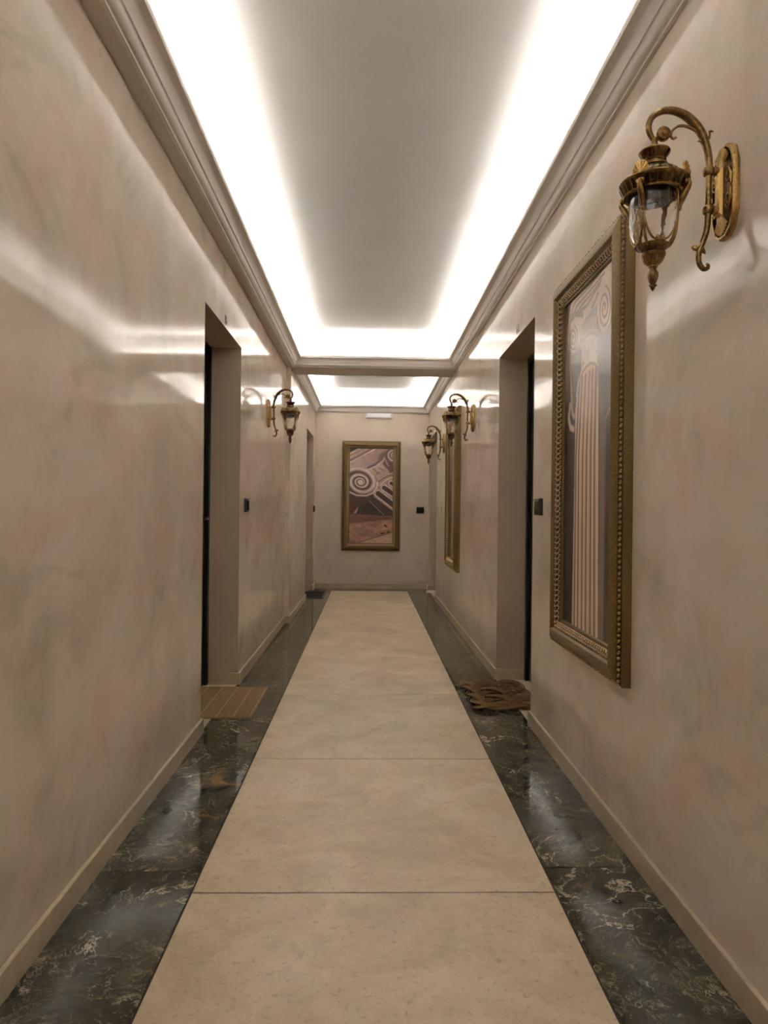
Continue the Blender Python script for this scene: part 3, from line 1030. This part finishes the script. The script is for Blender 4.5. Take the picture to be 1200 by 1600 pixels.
def make_lantern():
    root = empty('wall_lantern')
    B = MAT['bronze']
    # back plate: elongated octagon, bevelled rim and carved rays
    hw, hh = 0.058, 0.127
    def outline(s, k=1.0):
        return [(-0.018 * s, hh * k), (0.018 * s, hh * k), (0.042 * s, hh * k * 0.86), (hw * s, hh * k * 0.52), (hw * s, -hh * k * 0.52), (0.042 * s, -hh * k * 0.86), (0.018 * s, -hh * k), (-0.018 * s, -hh * k), (-0.042 * s, -hh * k * 0.86), (-hw * s, -hh * k * 0.52), (-hw * s, hh * k * 0.52), (-0.042 * s, hh * k * 0.86)]
    rings = [(1.0, 1.0, 0.0), (1.0, 1.0, 0.012), (0.95, 0.975, 0.018), (0.86, 0.935, 0.018), (0.82, 0.915, 0.012), (0.60, 0.82, 0.016), (0.42, 0.62, 0.022)]
    m = MB()
    for (s, k, x) in rings:
        m.v += [(x, p[0], p[1]) for p in outline(s, k)]
    n = 12
    for i in range(len(rings) - 1):
        for j in range(n):
            j2 = (j + 1) % n
            m.f.append((i * n + j, i * n + j2, (i + 1) * n + j2, (i + 1) * n + j))
    m.f += [tuple(range(n)), tuple((len(rings) - 1) * n + j for j in range(n))]
    bp = m.build('back_plate', B, root, smooth=True, angle=30)
    for sg in (1, -1):                       # rays fanning to both tips
        for j in range(-4, 5):
            a = j * 0.20
            m = MB()
            p0 = (0.020, 0.012 * math.sin(a), sg * (0.060 + 0.012 * math.cos(a)))
            ln = 0.052 - 0.0022 * abs(j)
            p1 = (0.0175, (0.012 + ln) * math.sin(a) * 0.75, sg * (0.060 + ln * math.cos(a) + 0.006))
            m.tube([p0, ((p0[0] + p1[0]) / 2 + 0.001, (p0[1] + p1[1]) / 2, (p0[2] + p1[2]) / 2), p1], [0.0022, 0.0034, 0.0042], 8)
            m.build('ray', B, bp, smooth=True, angle=80)
    for sy in (1, -1):                       # scrolls on the plate
        for sg in (1, -1):
            pts = []
            for q in range(26):
                t = q / 25
                a = PI * 0.5 + t * 2 * PI * 1.5
                r = 0.020 * (1 - t) + 0.003
                pts.append((0.019 + 0.003 * t, sy * (0.036 + r * math.cos(a) * 0.7), sg * (0.034 + r * math.sin(a))))
            m = MB().tube(pts, [0.0034 - 0.0012 * q / 25 for q in range(26)], 7)
            m.tube([(0.019, sy * 0.036, sg * 0.054), (0.020, sy * 0.050, sg * 0.030), (0.020, sy * 0.049, sg * 0.006)], [0.002, 0.0045, 0.002], 8)
            m.build('scroll', B, bp, smooth=True, angle=80)
    m = MB()
    m.add([(0.016, -0.014, -0.070), (0.016, 0.014, -0.070), (0.016, 0.014, 0.070), (0.016, -0.014, 0.070),
           (0.030, -0.010, -0.060), (0.030, 0.010, -0.060), (0.030, 0.010, 0.060), (0.030, -0.010, 0.060),
           (0.035, -0.005, -0.052), (0.035, 0.005, -0.052), (0.035, 0.005, 0.052), (0.035, -0.005, 0.052)],
          [(0, 1, 2, 3), (8, 11, 10, 9)] + [(i + o, (i + 1) % 4 + o, (i + 1) % 4 + 4 + o, i + 4 + o) for o in (0, 4) for i in range(4)])
    m.build('spine', B, bp)
    for cy in (545, 805):
        z = (685.8 - cy) * U
        m = MB().tube([(0.030, 0, z), ((940.8 - 800) * U, 0, z)], [0.011, 0.009], 12)
        m.build('bracket_peg', B, root, smooth=True)
    # main swan-neck arm
    m = MB()
    arm_tube(m, [(430, 350, 17), (412, 325, 18), (394, 285, 20), (391, 235, 21), (416, 183, 22), (470, 148, 23), (545, 138, 25), (625, 162, 28), (690, 210, 30), (740, 270, 30), (772, 335, 28), (795, 410, 25), (806, 490, 23), (805, 550, 22), (803, 680, 21), (802, 800, 21), (800, 880, 21), (790, 955, 20), (768, 1025, 20), (748, 1075, 20), (741, 1125, 19), (748, 1172, 18), (775, 1204, 17), (803, 1200, 14), (808, 1178, 11), (792, 1170, 8)], 14)
    m.build('arm', B, root, smooth=True, angle=80)
    for cy in (545, 805):
        z = (685.8 - cy) * U
        c = ((940.8 - 803) * U, 0)
        MB().lathe([(0.010, z - 0.012), (0.013, z - 0.010), (0.0155, z - 0.004), (0.0155, z + 0.004), (0.013, z + 0.010), (0.010, z + 0.012)], 18, c).build('arm_ring', B, root, smooth=True)
    m = MB()                                   # inner tendril
    arm_tube(m, [(735, 280, 14), (700, 262, 12), (650, 244, 10), (600, 241, 9), (562, 262, 9), (543, 292, 9), (546, 318, 9), (562, 328, 9), (575, 318, 11)], 9)
    m.build('tendril', B, root, smooth=True, angle=80)
    for pts in ([(778, 350, 16), (795, 310, 19), (800, 285, 14), (818, 272, 8), (834, 276, 3)],
                [(778, 372, 14), (762, 350, 16), (745, 338, 10), (726, 342, 3)],
                [(765, 1035, 18), (735, 1062, 19), (710, 1064, 16), (700, 1050, 9)],
                [(758, 1060, 12), (775, 1085, 13), (788, 1102, 4)]):
        m = MB()
        arm_tube(m, pts, 9)
        m.build('leaf', B, root, smooth=True, angle=80)
    # rosette disc under the hook
    m = MB()
    cx, cy_ = 490, 298
    c = W(cx, cy_)
    prof = [(0.0001, -0.011), (0.006, -0.0115), (0.008, -0.009), (0.017, -0.008), (0.0195, -0.005), (0.0195, 0.005), (0.017, 0.008), (0.008, 0.009), (0.006, 0.0115), (0.0001, 0.011)]
    m.lathe(prof, 36, (0, 0), lambda a, i, r, z: 1 + (0.03 * math.cos(14 * a) if r > 0.01 else 0))
    m.v = [(c[0] + v[0], v[2], c[2] + v[1]) for v in m.v]
    m.build('rosette', B, root, smooth=True, angle=40)
    # roof of the lantern
    axc = (AX, 0)
    MB().lathe([(0.008, 0.145), (0.009, 0.142), (0.009, 0.128), (0.0115, 0.126), (0.0115, 0.118), (0.009, 0.114), (0.009, 0.100)], 16, axc).build('hanger', B, root, smooth=True)
    cup = MB().lathe([(0.010, 0.104), (0.036, 0.106), (0.041, 0.106), (0.042, 0.103), (0.039, 0.099), (0.034, 0.092), (0.029, 0.085), (0.027, 0.082), (0.010, 0.082)], 80, axc,
                     lambda a, i, r, z: 1 + (0.022 * math.cos(20 * a) if 3 < i < 7 else 0)).build('roof_cup', B, root, smooth=True, angle=40)
    roof = MB().lathe([(0.012, 0.083), (0.030, 0.083), (0.032, 0.080), (0.030, 0.076), (0.031, 0.072), (0.035, 0.070), (0.036, 0.064), (0.034, 0.061),
                       (0.044, 0.057), (0.056, 0.050), (0.070, 0.038), (0.078, 0.027), (0.086, 0.022), (0.091, 0.021), (0.0925, 0.017), (0.090, 0.012),
                       (0.088, 0.009), (0.079, -0.009), (0.080, -0.012), (0.078, -0.015), (0.070, -0.015), (0.068, -0.012), (0.066, 0.02), (0.012, 0.05)], 120, axc,
                      lambda a, i, r, z: 1 + ((0.020 * (1 if math.cos(30 * a) > 0 else -1)) if i in (16, 17) else (0.018 * math.cos(24 * a) if 8 < i < 12 else 0)))
    roof.build('roof', B, root, smooth=True, angle=35)
    # hammered glass body
    gp = [(0.0625, -0.012), (0.0635, -0.035), (0.0635, -0.065), (0.0620, -0.090), (0.0590, -0.112), (0.0540, -0.130), (0.0470, -0.144), (0.0400, -0.152)]
    gp = [(p[0], p[1]) for p in smooth_path(gp, 4)]
    rng = random.Random(3)
    bumps = [(rng.uniform(0, 2 * PI), rng.uniform(-0.15, -0.015), rng.uniform(0.008, 0.014)) for _ in range(150)]
    def hammer(a, i, r, z):
        s = 0.0
        for (ba, bz, br) in bumps:
            da = (a - ba + PI) % (2 * PI) - PI
            d2 = ((da * 0.06) ** 2 + (z - bz) ** 2) / (br * br)
            if d2 < 1:
                s += (1 - d2) ** 2
        return 1 - 0.026 * s
    inner = [(r - 0.0028, z) for (r, z) in reversed(gp)]
    m = MB().lathe(gp + inner, 72, axc, hammer, closed=True)
    m.build('glass_shade', MAT['glass'], root, smooth=True, angle=80)
    # socket and bulb inside
    MB().lathe([(0.0105, 0.048), (0.030, 0.045), (0.040, 0.02), (0.040, -0.030), (0.036, -0.036), (0.017, -0.036), (0.017, -0.040), (0.008, -0.041)], 24, axc).build('socket', MAT['socket'], root, smooth=True)
    # ribs, brackets, shells
    for q in range(4):
        a0 = PI / 4 + q * PI / 2
        ca, sa = math.cos(a0), math.sin(a0)
        R = lambda r, z: (AX + r * ca, r * sa, z)
        m = MB().tube([R(r + 0.0025, z) for (r, z) in gp] + [R(0.036, -0.157)], 0.0036, 8)
        m.build('rib', B, root, smooth=True, angle=80)
        m = MB()
        pts = smooth_path([(0.084, 0.004, 0.004), (0.092, -0.002, 0.006), (0.0925, -0.014, 0.007), (0.083, -0.030, 0.0085), (0.075, -0.048, 0.0075), (0.070, -0.062, 0.005), (0.069, -0.068, 0.0065), (0.067, -0.074, 0.003)], 4)
        m.tube([R(p[0], p[1]) for p in pts], [p[2] for p in pts], 10)
        for sd in (-1, 1):
            cpt = R(0.088, -0.002)
            tn = (-sa * sd, ca * sd)
            m.ball((cpt[0] + tn[0] * 0.006, cpt[1] + tn[1] * 0.006, cpt[2]), 0.0062, (1, 1, 1), 10, 6)
        m.build('bracket', B, root, smooth=True, angle=80)
        # shell standing on the rim
        m = MB()
        K = 13
        tn = Vector((-sa, ca, 0))
        base = Vector(R(0.086, 0.017))
        outw = Vector((ca, sa, 0))
        front, backv = [], []
        for k in range(K):
            t = k / (K - 1)
            a = PI * (0.02 + 0.96 * t)
            hgt = 0.036 * (math.sin(a) ** 0.8)
            wdt = -0.021 * math.cos(a)
            rg = 0.0016 * (1 if k % 2 else -1)
            p = base + tn * wdt + Vector((0, 0, hgt)) + outw * (0.002 - hgt * 0.12)
            front.append(p + outw * (0.003 + rg))
            backv.append(p - outw * 0.003)
        cf, cb = base + outw * 0.006, base - outw * 0.004
        m.v += [tuple(cf)] + [tuple(p) for p in front] + [tuple(cb)] + [tuple(p) for p in backv]
        for k in range(K - 1):
            m.f.append((0, 1 + k, 2 + k))
            m.f.append((K + 1, K + 3 + k, K + 2 + k))
            m.f.append((1 + k, K + 2 + k, K + 3 + k, 2 + k))
        m.f += [(0, K + 1, K + 2, 1), (0, K, 2 * K + 1, K + 1)]
        m.build('shell', B, root)
        # arch between two ribs at the foot of the glass
        m = MB()
        pts = []
        for k in range(15):
            s = k / 14
            a = a0 + s * PI / 2
            z = -0.148 + 0.062 * abs(2 * s - 1) ** 4.5
            rr = 0.036 + 0.0
            for (p1, p2) in zip(gp[:-1], gp[1:]):
                if p2[1] <= z <= p1[1]:
                    f = (z - p1[1]) / (p2[1] - p1[1] + 1e-9)
                    rr = p1[0] + (p2[0] - p1[0]) * f
            pts.append((AX + (rr + 0.0022) * math.cos(a), (rr + 0.0022) * math.sin(a), z))
        m.tube(pts, 0.003, 7)
        a = a0 + PI / 4
        for sd in (-1, 1):
            m.ball((AX + 0.046 * math.cos(a + sd * 0.16), 0.046 * math.sin(a + sd * 0.16), -0.143), 0.0055, (1, 1, 1.2), 8, 5)
        m.build('arch', B, root, smooth=True, angle=80)
    MB().lathe([(0.020, -0.150), (0.040, -0.148), (0.042, -0.151), (0.039, -0.157), (0.031, -0.164), (0.029, -0.168), (0.0325, -0.172), (0.0325, -0.178), (0.030, -0.181), (0.029, -0.184), (0.024, -0.194), (0.016, -0.202), (0.011, -0.206), (0.008, -0.206)], 72, axc,
               lambda a, i, r, z: 1 + (0.03 * math.cos(16 * a) if 8 < i < 12 else 0)).build('bottom_cup', B, root, smooth=True, angle=40)
    f = MB().lathe([(0.0125, -0.205), (0.0125, -0.208), (0.009, -0.210), (0.0095, -0.216), (0.0135, -0.224), (0.0145, -0.232), (0.0125, -0.242), (0.008, -0.252), (0.006, -0.256), (0.007, -0.262), (0.005, -0.268), (0.001, -0.273)], 24, axc,
                   lambda a, i, r, z: 1 + (0.05 * math.cos(8 * a + z * 180) if 3 < i < 8 else 0)).build('finial', B, root, smooth=True, angle=60)
    m = MB()
    for k in range(3):
        a = k * 2 * PI / 3 + 0.3
        m.ball((AX + 0.008 * math.cos(a), 0.008 * math.sin(a), -0.259), 0.004, (1, 1, 1), 8, 5)
    m.build('finial_bud', B, f, smooth=True)
    return root

lan = make_lantern()
ZL = 2.138
spots = [(XR, 1.825, PI, 'large bronze lantern with glass body nearest the first column picture'),
         (XL, 6.18, 0.0, 'bronze wall lantern alone on the wall past the tan doormat recess'),
         (XR, 6.29, PI, 'bronze wall lantern hanging before the second column picture'),
         (XR, 8.66, PI, 'bronze wall lantern farthest along, between column picture and far recess')]
for i, (x, y, rz, lab) in enumerate(spots):
    o = lan if i == 0 else copy_tree(lan)
    o.location = (x, y, ZL)
    o.rotation_euler = (0, 0, rz)
    tag(o, lab, 'wall lamp', 'bronze wall lanterns')

# ------------------------------------------------------------------ doorbells, switches, emergency light
def wallbox(name, loc, rz, wd, ht, dp, mat, label, cat, kind):
    """local x along the wall, -y out of it"""
    r = empty(name, loc, rz)
    tag(r, label, cat)
    def slabm(hw, z0, z1, d0, d1, c):
        m = MB().cbox(-hw, hw, z0, z1, d0, d1, c)
        m.v = [(v[0], -v[2], v[1]) for v in m.v]
        return m
    slabm(wd / 2, 0, ht, 0, dp, 0.003).build('housing', MAT[mat], r)
    if kind == 'bell':
        slabm(wd * 0.36, ht * 0.15, ht * 0.85, dp, dp + 0.002, 0.001).build('screen', MAT['screen'], r)
        m = MB().lathe([(0.007, 0), (0.007, 0.003), (0.005, 0.004)], 16)
        m.v = [(v[0], -v[2] - dp - 0.0015, v[1] + ht * 0.28) for v in m.v]
        m.build('button', MAT['black'], r, smooth=True)
    elif kind == 'double':
        for s in (-1, 1):
            m = MB().cbox(-wd * 0.22, wd * 0.22, ht * 0.12, ht * 0.88, dp, dp + 0.003, 0.001)
            m.v = [(v[0] + s * wd * 0.235, -v[2], v[1]) for v in m.v]
            m.build('rocker', MAT['screen'], r)
    elif kind == 'single':
        slabm(wd * 0.3, ht * 0.15, ht * 0.85, dp, dp + 0.003, 0.001).build('rocker', MAT[mat], r)
    elif kind == 'lamp':
        slabm(wd * 0.44, ht * 0.14, ht * 0.86, dp, dp + 0.006, 0.004).build('diffuser', MAT['diffuser'], r)
        for s in (-1, 1):
            m = MB().lathe([(0.006, 0), (0.006, 0.003), (0.004, 0.004)], 12)
            m.v = [(v[0] + s * wd * 0.47, -v[2] - dp + 0.001, v[1] + ht / 2) for v in m.v]
            m.build('screw', MAT['beige'], r)
    return r
RR, RL = -PI / 2, PI / 2
wallbox('doorbell', (XR, 3.805, 1.243), RR, 0.115, 0.095, 0.022, 'black', 'black doorbell panel between the first column picture and rope mat recess', 'doorbell', 'bell')
wallbox('doorbell', (XL, 5.11, 1.240), RL, 0.115, 0.100, 0.020, 'black', 'black doorbell panel beside the tan doormat recess', 'doorbell', 'bell')
wallbox('doorbell', (XJ, 10.80, 1.236), RL, 0.115, 0.098, 0.024, 'black', 'black doorbell panel in the corner beside the end wall', 'doorbell', 'bell')
wallbox('light_switch', (0.848, YE, 1.234), 0.0, 0.122, 0.100, 0.012, 'black', 'black double switch plate right of the scroll capital picture', 'switch', 'double')
wallbox('light_switch', (XR, 9.02, 1.238), RR, 0.085, 0.085, 0.010, 'beige', 'beige switch plate under the farthest lantern', 'switch', 'single')
wallbox('emergency_light', (0.160, YE, 2.765), 0.0, 0.430, 0.082, 0.045, 'white', 'white emergency light bar above the scroll capital picture', 'light', 'lamp')

# ------------------------------------------------------------------ mats and paper
# tan doormat with pale stripes
dm = empty('doormat', (-0.945, 4.42, 0.0))
tag(dm, 'flat tan woven doormat with pale stripes at the left recess', 'doormat')
mx0, mx1, my = -0.25, 0.255, 0.355
pts = []
for (cx, cy, a0) in ((mx1 - 0.02, my - 0.02, 0), (mx0 + 0.02, my - 0.02, PI / 2), (mx0 + 0.02, -my + 0.02, PI), (mx1 - 0.02, -my + 0.02, 1.5 * PI)):
    for k in range(5):
        a = a0 + k / 4 * PI / 2
        pts.append((cx + 0.02 * math.cos(a), cy + 0.02 * math.sin(a)))
MB().prism(pts, 2, 0.0005, 0.009).build('mat_body', MAT['coir'], dm)
for x in (-0.16, -0.06, 0.045, 0.145, 0.245):
    MB().cbox(x - 0.004, x + 0.004, -my + 0.004, my - 0.004, 0.009, 0.0102, 0.0006).build('stripe', MAT['coirline'], dm)

# knotted rope mat: one long plaited strand of four cords going over and under
def rope_mat():
    r = empty('rope_mat', (0.905, 4.585, 0.0))
    tag(r, 'thick brown knotted rope mat at the right recess', 'doormat')
    a, b = 0.190, 0.315
    p, q, ph = 5, 3, 0.5 * PI / 3
    N = 1080
    T = np.linspace(0, 2 * PI, N, endpoint=False)
    X = a * np.cos(p * T + ph)
    Y = b * np.cos(q * T)
    # crossings of the curve with itself
    cr = []
    for i in range(N):
        x1, y1 = X[i], Y[i]
        x2, y2 = X[(i + 1) % N], Y[(i + 1) % N]
        js = np.arange(i + 3, N)
        if i == 0:
            js = js[:-2]
        if len(js) == 0:
            continue
        x3, y3 = X[js], Y[js]
        x4, y4 = X[(js + 1) % N], Y[(js + 1) % N]
        den = (x2 - x1) * (y4 - y3) - (y2 - y1) * (x4 - x3)
        den = np.where(abs(den) < 1e-12, 1e-12, den)
        t = ((x3 - x1) * (y4 - y3) - (y3 - y1) * (x4 - x3)) / den
        u = ((x3 - x1) * (y2 - y1) - (y3 - y1) * (x2 - x1)) / den
        ok = (t >= 0) & (t < 1) & (u >= 0) & (u < 1)
        for j, tt, uu in zip(js[ok], t[ok], u[ok]):
            cr += [(i + tt, j), (j + uu, i)]
    cr = sorted(c[0] for c in cr)
    kt = np.array(cr)
    sg = np.array([1.0 if k % 2 == 0 else -1.0 for k in range(len(cr))])
    idx = np.arange(N)
    kk = np.concatenate([kt[-1:] - N, kt, kt[:1] + N])
    ss = np.concatenate([sg[-1:], sg, sg[:1]])
    Z = np.interp(idx, kk, ss)
    Z = np.sin(Z * PI / 2)
    dX, dY = np.roll(X, -1) - np.roll(X, 1), np.roll(Y, -1) - np.roll(Y, 1)
    L = np.hypot(dX, dY)
    nx, ny = -dY / L, dX / L
    st = 3
    for k in range(4):
        off = (k - 1.5) * 0.0180
        m = MB()
        px, py = X + nx * off, Y + ny * off
        pts = [(px[i], py[i], 0.0185 + 0.0105 * Z[i]) for i in range(0, N, st)]
        pts += [pts[0], ]
        m.tube(pts, 0.0056, 7, caps=False)
        m.build('cord', MAT['cord'], r, smooth=True, angle=80)
rope_mat()

# black mat at the far left recess
bm_ = empty('doormat', (-0.800, 10.06, 0.0))
tag(bm_, 'small black doormat at the far left recess', 'doormat')
MB().cbox(-0.24, 0.17, -0.39, 0.38, 0.0005, 0.008, 0.002).build('mat_border', MAT['black'], bm_)
MB().cbox(-0.215, 0.145, -0.365, 0.355, 0.008, 0.012, 0.002).build('mat_pile', MAT['rubber'], bm_)

# sheet of paper at the far right recess
m = MB()
nx_, ny_ = 8, 6
for side in (0.0, 0.0012):
    for j in range(ny_):
        for i in range(nx_):
            u_, v_ = i / (nx_ - 1), j / (ny_ - 1)
            m.v.append((0.93 + 0.21 * u_, 10.42 + 0.29 * v_, 0.001 + side + 0.006 * (math.sin(u_ * 3.0) ** 2) + 0.004 * u_ * v_))
o1 = nx_ * ny_
for j in range(ny_ - 1):
    for i in range(nx_ - 1):
        k = j * nx_ + i
        m.f += [(k, k + nx_, k + nx_ + 1, k + 1), (o1 + k, o1 + k + 1, o1 + k + nx_ + 1, o1 + k + nx_)]
for i in range(nx_ - 1):
    m.f += [(i, i + 1, o1 + i + 1, o1 + i), ((ny_ - 1) * nx_ + i + 1, (ny_ - 1) * nx_ + i, o1 + (ny_ - 1) * nx_ + i, o1 + (ny_ - 1) * nx_ + i + 1)]
for j in range(ny_ - 1):
    k = j * nx_
    m.f += [(k + nx_, k, o1 + k, o1 + k + nx_), (k + nx_ - 1, k + 2 * nx_ - 1, o1 + k + 2 * nx_ - 1, o1 + k + nx_ - 1)]
tag(m.build('paper_sheet', MAT['paper'], smooth=True), 'white paper sheet lying on the floor at the far right recess', 'paper')
